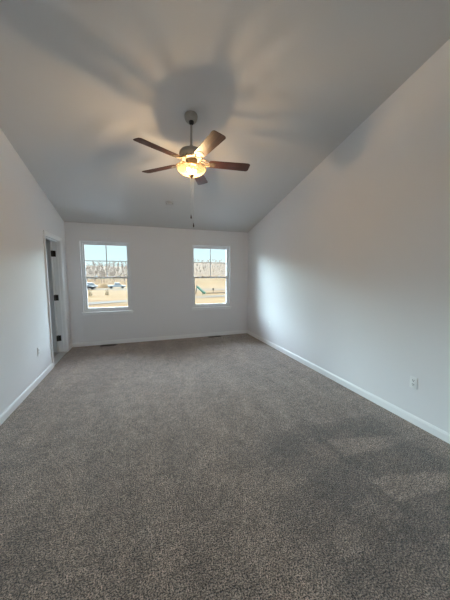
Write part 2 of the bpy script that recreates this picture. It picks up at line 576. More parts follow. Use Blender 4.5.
# ------------------------------------------------------------------ windows
def make_window(n, xa, xb, label, y=YB, z0=WZ0, z1=WZ1, rotz=0.0):
    root = empty('window_%d' % n, (xa, y, z0), rotz)
    struct(root, label, 'window')
    W, Hh = abs(xb - xa), z1 - z0
    yf0, yf1 = 0.085, 0.165          # the vinyl unit sits towards the outside of the opening
    fw = 0.030
    def ring(bm, x0, z0, x1, z1, wl, wr, wb, wt, ya, yb, bev=0.003):
        box(bm, x0, ya, z0, x0 + wl, yb, z1, bev)
        box(bm, x1 - wr, ya, z0, x1, yb, z1, bev)
        box(bm, x0 + wl - 0.002, ya + 0.0005, z0, x1 - wr + 0.002, yb - 0.0005, z0 + wb, bev)
        box(bm, x0 + wl - 0.002, ya + 0.0005, z1 - wt, x1 - wr + 0.002, yb - 0.0005, z1, bev)
    bm = bmesh.new()
    ring(bm, 0.0, 0.0, W, Hh, fw, fw, fw, fw, yf0, yf1)
    finish(bm, 'window_frame', 'vinyl', root, loc=(0, -0.03, 0))
    zm = 0.690                        # meeting rail, above the sill
    # upper sash, on the outside track
    bm = bmesh.new()
    ring(bm, fw, zm - 0.015, W - fw, Hh - fw, 0.028, 0.028, 0.032, 0.030, 0.128, 0.156, 0.003)
    us = finish(bm, 'upper_sash', 'vinyl', root, loc=(0, -0.03, 0))
    gx0, gx1, gz0, gz1 = fw + 0.028, W - fw - 0.028, zm + 0.017, Hh - fw - 0.030
    bm = bmesh.new()
    box(bm, gx0 - 0.005, 0.140, gz0 - 0.005, gx1 + 0.005, 0.144, gz1 + 0.005)
    finish(bm, 'glass_pane', 'glass', us)
    bm = bmesh.new()
    xm, zc = (gx0 + gx1) / 2, (gz0 + gz1) / 2
    box(bm, xm - 0.008, 0.134, gz0, xm + 0.008, 0.1395, gz1, 0.001)
    box(bm, gx0, 0.1345, zc - 0.008, gx1, 0.139, zc + 0.008, 0.001)
    finish(bm, 'muntin_grille', 'grille', us)
    # lower sash, on the room side
    bm = bmesh.new()
    ring(bm, fw - 0.004, fw - 0.006, W - fw + 0.004, zm + 0.018, 0.044, 0.044, 0.048, 0.036, 0.096, 0.126, 0.003)
    box(bm, W / 2 - 0.10, 0.091, fw + 0.012, W / 2 + 0.10, 0.098, fw + 0.022, 0.002)   # lift rail
    ls = finish(bm, 'lower_sash', 'vinyl', root, loc=(0, -0.03, 0))
    bm = bmesh.new()
    box(bm, fw + 0.035, 0.108, fw + 0.037, W - fw - 0.035, 0.112, zm - 0.013)
    finish(bm, 'glass_pane', 'glass', ls)
    for fx in (0.27, 0.73):
        bm = bmesh.new()
        x = W * fx
        box(bm, x - 0.028, 0.100, zm + 0.018, x + 0.028, 0.124, zm + 0.026, 0.003)
        lathe(bm, [(0, zm + 0.036), (0.011, zm + 0.036), (0.012, zm + 0.026)], 14, x, 0.112)
        box(bm, x - 0.004, 0.092, zm + 0.027, x + 0.030, 0.104, zm + 0.034, 0.002)
        finish(bm, 'sash_lock', 'vinyl', ls)
    bm = bmesh.new()
    box(bm, 0.001, -0.001, -0.0295, W - 0.001, yf0 + 0.02, -0.0005, 0.0)
    box(bm, -0.030, -0.036, -0.0295, W + 0.030, -0.0005, 0.0, 0.006, 2)
    box(bm, -0.020, -0.012, -0.060, W + 0.020, -0.0005, -0.0295, 0.003)
    finish(bm, 'window_sill', 'trim', root)
    return root
make_window(1, *WIN[0], 'left double-hung window with parked cars in its lower pane')
make_window(2, *WIN[1], 'right double-hung window with the green slide in its lower pane')
make_window(3, XL, XL + LWY[1] - LWY[0], 'unseen window added in the left wall to light the room', LWY[0], LWZ[0], LWZ[1], PI / 2)

# ------------------------------------------------------------------ doorway on the left wall
JY0, JY1, JZ = 4.495, 5.255, 2.030     # clear opening
bm = bmesh.new()
for fx, s in ((XL, 1), (XL - T, -1)):
    def bx(y0, z0, y1, z1, d):
        a, b = (fx, fx + s * d)
        box(bm, min(a, b), y0, z0, max(a, b), y1, z1, 0.002)
    bx(CA0, 0, CA0 + 0.018, JZ + 0.065, 0.018)
    bx(CA0 + 0.018, 0, CA0 + 0.040, JZ + 0.043, 0.013)
    bx(CA0 + 0.040, 0, CA0 + 0.058, JZ + 0.025, 0.009)
    bx(CA1 - 0.018, 0, CA1, JZ + 0.065, 0.018)
    bx(CA1 - 0.040, 0, CA1 - 0.018, JZ + 0.043, 0.013)
    bx(CA1 - 0.058, 0, CA1 - 0.040, JZ + 0.025, 0.009)
    bx(CA0 + 0.018, JZ + 0.047, CA1 - 0.018, JZ + 0.065, 0.018)
    bx(CA0 + 0.040, JZ + 0.025, CA1 - 0.040, JZ + 0.047, 0.013)
    bx(CA0 + 0.058, JZ + 0.007, CA1 - 0.058, JZ + 0.025, 0.009)
struct(finish(bm, 'trim_1', 'trim'), 'white moulded casing around the doorway in the left wall', 'door casing')
bm = bmesh.new()
box(bm, XL - T, DY0, 0, XL, JY0, DZ)
box(bm, XL - T, JY1, 0, XL, DY1, DZ)
box(bm, XL - T, JY0, JZ, XL, JY1, DZ)
sx0, sx1 = XL - 0.070, XL - 0.040       # door stop
box(bm, sx0, JY0, 0, sx1, JY0 + 0.011, JZ, 0.002)
box(bm, sx0, JY1 - 0.011, 0, sx1, JY1, JZ, 0.002)
box(bm, sx0, JY0 + 0.011, JZ - 0.011, sx1, JY1 - 0.011, JZ, 0.002)
struct(finish(bm, 'trim_2', 'trim'), 'white door jamb lining the doorway in the left wall', 'door jamb')
bm = bmesh.new()
box(bm, XL - T - 0.01, JY0, 0.0, XL + 0.004, JY1, 0.012, 0.004)
struct(finish(bm, 'trim_3', 'threshold'), 'pale threshold strip across the foot of the doorway', 'threshold')

# door leaf, swung open into the next room, hinged on the far jamb
LW, LT = 0.752, 0.035
hx, hy = XL - T - 0.006, JY1 - 0.002
root = empty('door_1', (hx, hy, 0.016))
struct(root, 'white door standing open into the next room, three dark hinges on its edge', 'door')
bm = bmesh.new()
box(bm, -LW, -LT, 0, 0, 0, 2.008, 0.0015)
def panel(bm, x0, x1, z0, z1, y, out):
    # raised moulding ring and a raised field
    for (a, b, c, d) in ((x0, z0, x1, z0 + 0.02), (x0, z1 - 0.02, x1, z1), (x0, z0, x0 + 0.02, z1), (x1 - 0.02, z0, x1, z1)):
        box(bm, a, min(y, y + out * 0.005), b, c, max(y, y + out * 0.005), d, 0.001)
    box(bm, x0 + 0.045, min(y, y + out * 0.004), z0 + 0.045, x1 - 0.045, max(y, y + out * 0.004), z1 - 0.045, 0.002)
for y, out in ((-LT, -1), (0, 1)):
    for z0, z1 in ((0.22, 0.92), (1.06, 1.88)):
        panel(bm, -LW + 0.115, -0.115, z0, z1, y, out)
leaf = finish(bm, 'door_leaf', 'door', root)
SWING = math.radians(-34)
leaf.rotation_euler = (0, 0, SWING)
for zc in (0.262, 1.010, 1.795):
    bm = bmesh.new()
    hz0, hz1 = zc - 0.052, zc + 0.052
    box(bm, 0.0002, -LT, hz0, 0.0025, -0.003, hz1)                         # leaf on the door edge
    bmesh.ops.rotate(bm, verts=bm.verts[:], cent=(0, 0, 0), matrix=Matrix.Rotation(SWING, 3, 'Z'))
    box(bm, 0.006, -0.0012, hz0, 0.046, 0.0018, hz1)                       # leaf on the jamb
    cyl(bm, (-0.001, 0.003, hz0 - 0.003), (-0.001, 0.003, hz1 + 0.003), 0.007, 12)
    tag(finish(bm, 'hinge', 'bronze_hinge', root), 'dark bronze hinge')
bm = bmesh.new()
for s in (-1, 1):
    yb = -LT if s < 0 else 0
    for (r, d0, d1) in ((0.032, 0, 0.008), (0.012, 0.008, 0.035), (0.027, 0.035, 0.062)):
        cyl(bm, (-LW + 0.06, yb + s * d0, 0.94), (-LW + 0.06, yb + s * d1, 0.94), r, 20)
tag(finish(bm, 'door_knob', 'bronze_hinge', leaf, True), 'dark bronze knob')

# the room beyond the doorway
bx0, bx1, by0, by1 = XL - T - 1.9, XL - T, 3.5, YB + TB
bm = bmesh.new()
box(bm, bx0, by0, -0.12, bx1, by1, 0.0)
struct(finish(bm, 'floor_bathroom', 'tile'), 'grey floor of the room beyond the doorway', 'floor')
bm = bmesh.new()
box(bm, bx0 - 0.1, by0 - 0.1, 2.44, bx1, by1 + 0.1, 2.54)
struct(finish(bm, 'ceiling_bathroom', 'ceiling'), 'ceiling of the room beyond the doorway', 'ceiling')
bm = bmesh.new()
box(bm, bx0 - 0.1, by0 - 0.1, 0, bx0, by1 + 0.1, 2.44)
box(bm, bx0, by0 - 0.1, 0, bx1, by0, 2.44)
box(bm, bx0, by1 - 0.0, 0, bx1, by1 + 0.1, 2.44)
struct(finish(bm, 'wall_bathroom', 'wall'), 'pale walls of the room beyond the doorway', 'wall')

# ------------------------------------------------------------------ outlets and registers
def make_outlet(loc, rotz, label):
    root = empty('wall_outlet', loc, rotz)
    tag(root, label, 'wall outlet', 'duplex outlets on the walls')
    # local: plate in x-z, facing -y
    bm = bmesh.new()
    box(bm, -0.035, -0.006, -0.0575, 0.035, 0.0, 0.0575, 0.003, 2)
    pl = finish(bm, 'cover_plate', 'plastic', root)
    for zc in (-0.0195, 0.0195):
        bm = bmesh.new()
        prof = []
        for k in range(24):
            a = 2 * PI * k / 24
            prof.append((0.0172 * math.cos(a), zc + max(-0.0135, min(0.0135, 0.0172 * math.sin(a)))))
        prism(bm, prof, 'y', -0.0085, -0.005)
        rc = finish(bm, 'receptacle', 'plastic', root)
        bm = bmesh.new()
        box(bm, -0.0095, -0.0089, zc - 0.0015, -0.0050, -0.0083, zc + 0.0095)
        box(bm, 0.0050, -0.0089, zc - 0.0010, 0.0095, -0.0083, zc + 0.0090)
        cyl(bm, (0, -0.0083, zc - 0.0075), (0, -0.0089, zc - 0.0075), 0.0040, 10)
        tag(finish(bm, 'slots', 'slot', rc), 'dark plug slots')
    bm = bmesh.new()
    cyl(bm, (0, -0.0058, 0), (0, -0.0072, 0), 0.0035, 12)
    finish(bm, 'screw', 'plastic', root)
    return root
make_outlet((XR, 1.625, 0.405), -PI / 2, 'white duplex outlet low on the right wall nearest the camera')
make_outlet((XR, 4.49, 0.44), -PI / 2, 'white outlet low on the right wall near the far corner')
make_outlet((XL, 3.93, 0.41), PI / 2, 'white outlet low on the left wall beside the doorway')

def make_register(loc, label):
    root = empty('floor_register', loc)
    tag(root, label, 'floor register', 'dark floor registers under the windows')
    L2, W2 = 0.150, 0.055
    bm = bmesh.new()
    for (a, b, c, d) in ((-L2, -W2, L2, -W2 + 0.016), (-L2, W2 - 0.016, L2, W2), (-L2, -W2 + 0.016, -L2 + 0.016, W2 - 0.016), (L2 - 0.016, -W2 + 0.016, L2, W2 - 0.016)):
        box(bm, a, b, 0.0, c, d, 0.008, 0.002)
    finish(bm, 'register_frame', 'register', root)
    bm = bmesh.new()
    n = 18
    for i in range(n):
        x = -L2 + 0.02 + (2 * L2 - 0.04) * i / (n - 1)
        box(bm, x - 0.0025, -W2 + 0.014, 0.001, x + 0.0025, W2 - 0.014, 0.006)
    box(bm, -L2 + 0.014, -0.004, 0.001, L2 - 0.014, 0.004, 0.0065)
    g = finish(bm, 'louver_grille', 'register', root)
    bm = bmesh.new()
    box(bm, -L2 + 0.014, -W2 + 0.014, 0.0002, L2 - 0.014, W2 - 0.014, 0.0012)
    finish(bm, 'duct_opening', 'slot', root)
    bm = bmesh.new()
    box(bm, L2 - 0.030, -0.012, 0.0062, L2 - 0.024, 0.012, 0.013, 0.001)
    finish(bm, 'damper_lever', 'register', root)
make_register((-0.64, 5.515, 0.0), 'dark brown floor register on the carpet under the left window')
make_register((1.62, 5.515, 0.0), 'dark brown floor register on the carpet under the right window')

# ------------------------------------------------------------------ smoke detector on the slope
sy_ = 4.574
TILT = -math.atan(SL)
root = empty('smoke_detector', (0.536, sy_, ceil_z(sy_)))
root.rotation_euler = (TILT, 0, 0)
tag(root, 'small white smoke detector on the sloped ceiling above the windows', 'smoke detector')
bm = bmesh.new()
lathe(bm, [(0, 0), (0.062, 0), (0.062, -0.010), (0.058, -0.014), (0, -0.014)], 36)
finish(bm, 'mounting_base', 'detector', root, True)
bm = bmesh.new()
lathe(bm, [(0, -0.014), (0.055, -0.014), (0.055, -0.024), (0.048, -0.034), (0.020, -0.038), (0, -0.038)], 36)
finish(bm, 'sensor_cap', 'detector', root, True)
bm = bmesh.new()
for k in range(12):
    a = 2 * PI * k / 12
    c, s = math.cos(a), math.sin(a)
    p = Vector((c * 0.0553, s * 0.0553, -0.019))
    tv = Vector((-s, c, 0)) * 0.010
    tube(bm, [p - tv, p + tv], 0.002, 6)
finish(bm, 'sensor_slots', 'slot', root)

# ------------------------------------------------------------------ ceiling fan
FX, FY = 0.5662, 2.7787
FZ = ceil_z(FY)
fan = empty('ceiling_fan', (FX, FY, FZ))
tag(fan, 'five-blade walnut ceiling fan with glowing bowl light hanging from the vaulted ceiling', 'ceiling fan')
def L_(z):
    return z - FZ
# canopy follows the slope
bm = bmesh.new()
lathe(bm, [(0, 0.0), (0.069, 0.0), (0.070, -0.012), (0.068, -0.028), (0.061, -0.046), (0.048, -0.062), (0.036, -0.069), (0, -0.069)], 40)
finish(bm, 'canopy', 'nickel', fan, True, rot=(TILT, 0, 0))
bm = bmesh.new()
zb = -0.068
lathe(bm, [(0, zb + 0.022), (0.018, zb + 0.018), (0.027, zb), (0.024, zb - 0.018), (0.013, zb - 0.030), (0, zb - 0.030)], 28)
o = finish(bm, 'hanger_ball', 'black', fan, True)
o.location = (0, -0.018, 0)
bm = bmesh.new()
cyl(bm, (0, -0.010, -0.09), (0, 0, L_(2.775)), 0.0115, 18)
lathe(bm, [(0, L_(2.810)), (0.017, L_(2.810)), (0.019, L_(2.785)), (0.024, L_(2.764)), (0, L_(2.764))], 24)
finish(bm, 'downrod', 'nickel', fan, True)
bm = bmesh.new()
lathe(bm, [(0, L_(2.768)), (0.030, L_(2.768)), (0.090, L_(2.761)), (0.117, L_(2.750)), (0.127, L_(2.734)), (0.130, L_(2.714)), (0.126, L_(2.700)), (0.118, L_(2.692)),
           (0.112, L_(2.672)), (0.100, L_(2.662)), (0, L_(2.660))], 56)
housing = finish(bm, 'motor_housing', 'nickel', fan, True)
# pierced decorative band under the housing: scrolls in antique brass
bm = bmesh.new()
for k in range(15):
    a0 = 2 * PI * k / 15
    pts = []
    for i in range(13):
        t = i / 12
        ang = a0 + (t - 0.5) * 2 * PI / 15 * 0.95
        rr = 0.108 + 0.006 * math.sin(t * 2 * PI)
        pts.append((rr * math.cos(ang), rr * math.sin(ang), L_(2.672) + 0.014 * math.sin(t * PI) - 0.003))
    tube(bm, pts, 0.0035, 6)
lathe(bm, [(0.100, L_(2.668)), (0.112, L_(2.668)), (0.113, L_(2.662)), (0.100, L_(2.660))], 48)
finish(bm, 'scroll_band', 'brass', housing, True)

# switch housing / fitter neck
bm = bmesh.new()
lathe(bm, [(0, L_(2.660)), (0.060, L_(2.660)), (0.064, L_(2.650)), (0.058, L_(2.640)), (0.052, L_(2.622)), (0.056, L_(2.612)), (0.050, L_(2.604)), (0, L_(2.602))], 40)
finish(bm, 'switch_housing', 'brass', fan, True)

# blades
def blade_bm():
    bm = bmesh.new()
    r0, r1 = 0.185, 0.640
    w0, w1 = 0.056, 0.068
    out = []
    def corner(cx, cy, rad, a0, a1, n=6):
        for i in range(n + 1):
            a = a0 + (a1 - a0) * i / n
            out.append((cx + rad * math.cos(a), cy + rad * math.sin(a)))
    corner(r1 - 0.030, w1 - 0.030, 0.030, PI / 2, 0)
    corner(r1 - 0.030, -w1 + 0.030, 0.030, 0, -PI / 2)
    corner(r0 + 0.022, -w0 + 0.022, 0.022, -PI / 2, -PI)
    corner(r0 + 0.022, w0 - 0.022, 0.022, PI, PI / 2)
    prism(bm, out, 'z', -0.003, 0.003)
    return bm
def iron_bm():
    bm = bmesh.new()
    # plate under the blade root, two scrolled arms to the hub, centre rib
    out = []
    for i in range(25):
        a = 2 * PI * i / 24
        if i == 24:
            break
        out.append((0.215 + 0.046 * math.cos(a), 0.036 * math.sin(a) * (1 + 0.25 * math.cos(a))))
    prism(bm, out, 'z', -0.0075, -0.0032)
    for s in (-1, 1):
        pts = []
        for i in range(15):
            t = i / 14
            x = 0.088 + 0.110 * t
            y = s * (0.014 + 0.030 * math.sin(PI * t) ** 1.0 + 0.006 * t)
            z = 0.026 * (1 - t) ** 1.5 - 0.006 * t
            pts.append((x, y, z))
        tube(bm, pts, 0.0055, 8)
        # curl
        pts = []
        for i in range(13):
            t = i / 12
            a = s * (-0.6 + t * 4.6)
            r = 0.018 * (1 - 0.6 * t)
            pts.append((0.150 + r * math.cos(a), s * 0.026 + r * math.sin(a), 0.000))
        tube(bm, pts, 0.0035, 6)
    pts = [(0.085 + 0.11 * i / 8, 0, 0.026 * (1 - i / 8) ** 1.5 - 0.005 * i / 8) for i in range(9)]
    tube(bm, pts, 0.007, 8)
    for (x, y) in ((0.200, 0.018), (0.200, -0.018), (0.240, 0.0)):
        lathe(bm, [(0, -0.0070), (0.006, -0.0075), (0.005, -0.0105), (0, -0.0115)], 10, x, y)
    return bm
BL_Z = L_(2.636)
proto = None
for k in range(5):
    ang = math.radians(65 + 72 * k)
    if proto is None:
        b = finish(blade_bm(), 'blade', 'wood', fan)
        md = b.modifiers.new('edge', 'BEVEL')
        md.width, md.segments = 0.0015, 2
        ir = finish(iron_bm(), 'blade_iron', 'brass', b, True)
        tag(ir, 'antique brass scrolled blade bracket')
        proto = b
    else:
        b = proto.copy()
        COL.objects.link(b)
        b.parent = fan
        ir2 = ir.copy()
        COL.objects.link(ir2)
        ir2.parent = b
    b.location = (0, 0, BL_Z)
    b.rotation_euler = (Matrix.Rotation(ang, 3, 'Z') @ Matrix.Rotation(math.radians(12), 3, 'X').transposed()).to_euler()

# light kit: bowl, bulbs, finial
bm = bmesh.new()
cyl(bm, (0, 0, L_(2.604)), (0, 0, L_(2.500)), 0.006, 12)
for k in range(2):
    a = PI * k + 0.4
    c, s = math.cos(a), math.sin(a)
    tube(bm, [(0.02 * c, 0.02 * s, L_(2.606)), (0.032 * c, 0.032 * s, L_(2.590)), (0.040 * c, 0.040 * s, L_(2.565))], 0.012, 10)
    # clips that carry the rim
    tube(bm, [(0.05 * c, 0.05 * s, L_(2.612)), (0.11 * c, 0.11 * s, L_(2.600)), (0.151 * c, 0.151 * s, L_(2.574))], 0.004, 6)
kit = finish(bm, 'light_kit', 'brass', fan, True)
bm = bmesh.new()
prof = []
for i in range(15):
    t = i / 14
    a = t * PI / 2
    prof.append((0.150 * math.cos(a) ** 0.85 if i < 14 else 0.008, L_(2.572) - 0.070 * math.sin(a) ** 1.15))
lathe(bm, prof, 56)
bowl = finish(bm, 'glass_bowl', 'bowl', kit, True)
bm = bmesh.new()
ring_pts = []
lathe(bm, [(0.147, L_(2.572)), (0.150, L_(2.576)), (0.154, L_(2.574)), (0.154, L_(2.570)), (0.150, L_(2.568)), (0.147, L_(2.572))], 56)
finish(bm, 'bowl_rim', 'bowl', bowl, True)
bm = bmesh.new()
lathe(bm, [(0, L_(2.510)), (0.026, L_(2.507)), (0.029, L_(2.500)), (0.021, L_(2.492)), (0.013, L_(2.486)), (0.013, L_(2.480)), (0.007, L_(2.474)), (0, L_(2.472))], 24)
finish(bm, 'finial', 'bronze', kit, True)
for k in range(2):
    a = PI * k + 0.4
    bm = bmesh.new()
    cx, cy = 0.040 * math.cos(a), 0.040 * math.sin(a)
    lathe(bm, [(0, L_(2.574)), (0.009, L_(2.572)), (0.014, L_(2.565)), (0.015, L_(2.556)), (0.012, L_(2.544)), (0.006, L_(2.536)), (0, L_(2.534))], 12, cx, cy)
    finish(bm, 'light_bulb', 'bulb', kit, True)

# pull chains
for (px, py, zend) in ((0.000, 0.060, 2.085), (0.026, 0.056, 1.995)):
    bm = bmesh.new()
    z = L_(2.610)
    tube(bm, [(px * 0.9, py * 0.9, L_(2.625)), (px, py, L_(2.605)), (px, py, L_(zend + 0.02))], 0.0011, 6)
    zz = 2.60
    while zz > zend + 0.03:
        lathe(bm, [(0, L_(zz + 0.002)), (0.0019, L_(zz)), (0, L_(zz - 0.002))], 6, px, py)
        zz -= 0.012
    ch = finish(bm, 'pull_chain', 'chain', fan)
    bm = bmesh.new()
    lathe(bm, [(0, L_(zend + 0.024)), (0.003, L_(zend + 0.022)), (0.004, L_(zend + 0.010)), (0.0075, L_(zend - 0.006)), (0.0065, L_(zend - 0.018)), (0, L_(zend - 0.023))], 16, px, py)
    tag(finish(bm, 'pull_fob', 'fob', ch, True), 'dark pull fob')

# ------------------------------------------------------------------ outdoors
random.seed(7)
def hill(x, y):
    """height of the ground: flat lots near the house, a long rise beyond, higher to the right"""
    def ss(a, b, t):
        t = max(0.0, min(1.0, (t - a) / (b - a)))
        return t * t * (3 - 2 * t)
    rise = ss(95, 260, y) * (12.0 + 5.0 * ss(-10, 50, x))
    return ZG + rise + 0.25 * math.sin(x * 0.05 + 1) * math.sin(y * 0.043) * ss(20, 60, y)
def ground_mat():
    m, t, p = new_mat('dry_field_ground')
    N, L = t.nodes, t.links
    c = N.new('ShaderNodeTexCoord')
    mp = N.new('ShaderNodeMapping')
    mp.inputs['Scale'].default_value = (0.25, 1.0, 1.0)
    L.new(c.outputs['Object'], mp.inputs['Vector'])
    n = N.new('ShaderNodeTexNoise')
    n.inputs['Scale'].default_value = 0.22
    n.inputs['Detail'].default_value = 9
    n.inputs['Roughness'].default_value = 0.65
    L.new(mp.outputs['Vector'], n.inputs['Vector'])
    r = N.new('ShaderNodeValToRGB')
    e = r.color_ramp.elements
    e[0].position, e[0].color = 0.40, (0.0607, 0.0310, 0.0118, 1)
    e[1].position, e[1].color = 0.62, (0.0896, 0.0567, 0.0262, 1)
    q = e.new(0.5)
    q.color = (0.0820, 0.0456, 0.0167, 1)
    L.new(n.outputs['Fac'], r.inputs['Fac'])
    # leaf litter and brush on the wooded hill take over beyond the field
    n2 = N.new('ShaderNodeTexNoise')
    n2.inputs['Scale'].default_value = 0.30
    n2.inputs['Detail'].default_value = 8
    n2.inputs['Roughness'].default_value = 0.75
    L.new(c.outputs['Object'], n2.inputs['Vector'])
    r2 = N.new('ShaderNodeValToRGB')
    e2 = r2.color_ramp.elements
    e2[0].position, e2[0].color = 0.38, (0.0550, 0.0386, 0.0264, 1)
    e2[1].position, e2[1].color = 0.60, (0.1003, 0.0667, 0.0411, 1)
    L.new(n2.outputs['Fac'], r2.inputs['Fac'])
    sp = N.new('ShaderNodeSeparateXYZ')
    L.new(c.outputs['Object'], sp.inputs[0])
    mr = N.new('ShaderNodeMapRange')
    mr.inputs['From Min'].default_value = 128
    mr.inputs['From Max'].default_value = 150
    L.new(sp.outputs['Y'], mr.inputs['Value'])
    mx = N.new('ShaderNodeMix')
    mx.data_type = 'RGBA'
    L.new(mr.outputs['Result'], mx.inputs['Factor'])
    L.new(r.outputs['Color'], mx.inputs[6])
    L.new(r2.outputs['Color'], mx.inputs[7])
    L.new(mx.outputs[2], p.inputs['Base Color'])
    p.inputs['Roughness'].default_value = 0.95
    p.inputs['Specular IOR Level'].default_value = 0.02
    return m
M['ground'] = ground_mat()
M['dirt'] = mat('pale_dirt_track', (0.0647, 0.0542, 0.0451), 0.95, noise=(0.6, (0.0542, 0.0437, 0.0347)), spec=0.02)
M['bark'] = mat('bare_tree_bark', (0.1750, 0.1365, 0.1085), 0.9, noise=(2, (0.2188, 0.1750, 0.1470)), spec=0.02)
M['weed'] = mat('dry_weed', (0.22, 0.165, 0.10), 0.9, noise=(3, (0.25, 0.19, 0.12)), spec=0.02)
M['car_white'] = mat('white_car_paint', (0.33, 0.325, 0.32), 0.5, noise=(2, (0.32, 0.315, 0.31)), spec=0.05)
M['car_silver'] = mat('silver_car_paint', (0.26, 0.275, 0.285), 0.5, noise=(2, (0.25, 0.265, 0.275)), spec=0.05)
M['car_dark'] = mat('dark_car_paint', (0.0385, 0.0333, 0.0368), 0.5, noise=(2, (0.0333, 0.0298, 0.0315)), spec=0.05)
M['car_glass'] = mat('car_window_glass', (0.13, 0.14, 0.15), 0.4, noise=(2, (0.12, 0.13, 0.14)), spec=0.05)
M['tyre'] = mat('tyre_rubber', (0.0140, 0.0140, 0.0140), 0.8, noise=(9, (0.0175, 0.0175, 0.0175)), spec=0.02)
M['green'] = mat('green_slide_plastic', (0.0399, 0.1134, 0.0833), 0.6, noise=(2, (0.0333, 0.0992, 0.0735)), spec=0.05)
M['postwood'] = mat('weathered_post', (0.0315, 0.0262, 0.0245), 0.85, noise=(6, (0.0420, 0.0350, 0.0315)), spec=0.02)
M['pipe'] = mat('dark_pipe', (0.0175, 0.0140, 0.0140), 0.6, noise=(3, (0.0210, 0.0175, 0.0158)), spec=0.02)

bm = bmesh.new()
gx = [-160 + 8 * i for i in range(47)]
gy = [7.0, 12, 18, 24] + [30 + 7 * i for i in range(40)]
grid = [[bm.verts.new((x, y, hill(x, y))) for x in gx] for y in gy]
for j in range(len(gy) - 1):
    for i in range(len(gx) - 1):
        bm.faces.new((grid[j][i], grid[j][i + 1], grid[j + 1][i + 1], grid[j + 1][i]))
struct(finish(bm, 'ground_field', 'ground', smooth=True), 'dry tan field rising to a hill outside the windows', 'ground')

M['concrete'] = mat('bounce_concrete', (0.64, 0.65, 0.68), 0.9, noise=(0.8, (0.60, 0.61, 0.64)), bump=(30, 0.1, 0.01), spec=0.1)  # for an added, unseen apron that bounces daylight up into the room
bm = bmesh.new()
ax = [-18 + 3 * i for i in range(13)]
ay = [7.2 + 2.0 * i for i in range(5)]
gg = [[bm.verts.new((x, y, hill(x, y) + 0.08)) for x in ax] for y in ay]
for j in range(len(ay) - 1):
    for i in range(len(ax) - 1):
        bm.faces.new((gg[j][i], gg[j][i + 1], gg[j + 1][i + 1], gg[j + 1][i]))
struct(finish(bm, 'ground_bounce_apron', 'concrete', smooth=True), 'unseen concrete apron added to bounce daylight up through the windows', 'ground')

def strip(name, pts, width, label):
    bm = bmesh.new()
    rows = []
    for i in range(len(pts) - 1):
        (xa, ya), (xb, yb) = pts[i], pts[i + 1]
        n = max(2, int(math.hypot(xb - xa, yb - ya) / 3))
        for k in range(n + (1 if i == len(pts) - 2 else 0)):
            t = k / n
            rows.append((xa + (xb - xa) * t, ya + (yb - ya) * t))
    vs = []
    for i, (x, y) in enumerate(rows):
        a, b = rows[max(0, i - 1)], rows[min(len(rows) - 1, i + 1)]
        d = Vector((b[0] - a[0], b[1] - a[1])).normalized()
        nrm = Vector((-d.y, d.x)) * width / 2
        vs.append((bm.verts.new((x + nrm.x, y + nrm.y, hill(x + nrm.x, y + nrm.y) + 0.06)), bm.verts.new((x - nrm.x, y - nrm.y, hill(x - nrm.x, y - nrm.y) + 0.06))))
    for a, b in zip(vs, vs[1:]):
        bm.faces.new((a[0], a[1], b[1], b[0]))
    return struct(finish(bm, name, 'dirt'), label, 'dirt track')
strip('ground_track', [(-40, 36), (-12, 40), (2, 45), (20, 48), (60, 46)], 3.0, 'pale dirt track crossing the field near the house')
strip('ground_road', [(-60, 88), (-10, 84), (16, 72), (40, 70), (90, 76)], 6.0, 'pale gravel road crossing the field by the parked cars')

# bare trees
def tree_mesh(seed, h):
    rnd = random.Random(seed)
    bm = bmesh.new()
    def branch(p, d, ln, r, lvl):
        pts = [p]
        dd = d.copy()
        n = 3
        for i in range(n):
            dd = (dd + Vector((rnd.uniform(-.16, .16), rnd.uniform(-.16, .16), rnd.uniform(0, .10)))).normalized()
            pts.append(pts[-1] + dd * ln / n)
        tube(bm, pts, [r, r * .8, r * .6, r * .35], 4 if lvl else 6)
        if lvl >= 3:
            return
        k = (9, 5, 4)[lvl]
        for i in range(k):
            t = rnd.uniform(.25 if lvl == 0 else .15, 1.0)
            j = min(n - 1, int(t * n))
            q = pts[j].lerp(pts[j + 1], t * n - j)
            a = rnd.uniform(0, 2 * PI)
            side = Vector((math.cos(a), math.sin(a), 0))
            nd = (dd * rnd.uniform(.5, .9) + side * rnd.uniform(.45, .8) + Vector((0, 0, .25))).normalized()
            branch(q, nd, ln * rnd.uniform(.38, .58), max(r * .5, 0.030), lvl + 1)
    branch(Vector((0, 0, -0.3)), Vector((0, 0, 1)), h * .8, 0.02 * h + .02, 0)
    bmesh.ops.recalc_face_normals(bm, faces=bm.faces[:])
    me = bpy.data.meshes.new('bare_tree')
    bm.to_mesh(me)
    bm.free()
    me.materials.append(M['bark'])
    return me
variants = [tree_mesh(s, 8.0) for s in range(6)]
def plant(x, y, sc, label, group):
    o = bpy.data.objects.new('bare_tree', random.choice(variants))
    COL.objects.link(o)
    o.location = (x, y, hill(x, y))
    o.rotation_euler = (0, 0, random.uniform(0, 2 * PI))
    o.scale = (sc * random.uniform(.9, 1.15), sc * random.uniform(.9, 1.15), sc)
    tag(o, label, 'tree', group)
spots = []
def spread(n, fx0, fx1, ya, yb, gap):
    out = []
    for _ in range(6000):
        y = random.uniform(ya, yb)
        x = random.uniform(fx0 * y, fx1 * y)
        if all((x - p) ** 2 + (y - q) ** 2 > gap * gap for p, q in spots):
            spots.append((x, y))
            out.append((x, y))
            if len(out) == n:
                break
    return out
for x, y in spread(190, -0.34, 0.09, 118, 205, 3.7):
    plant(x, y, random.uniform(.50, .70), 'bare leafless tree in the pale tree line seen through the left window', 'bare trees beyond the left window')
for x, y in spread(150, 0.13, 0.46, 150, 240, 4.2):
    plant(x, y, random.uniform(.26, .44), 'small bare tree scattered on the hillside seen through the right window', 'bare trees on the hill beyond the right window')

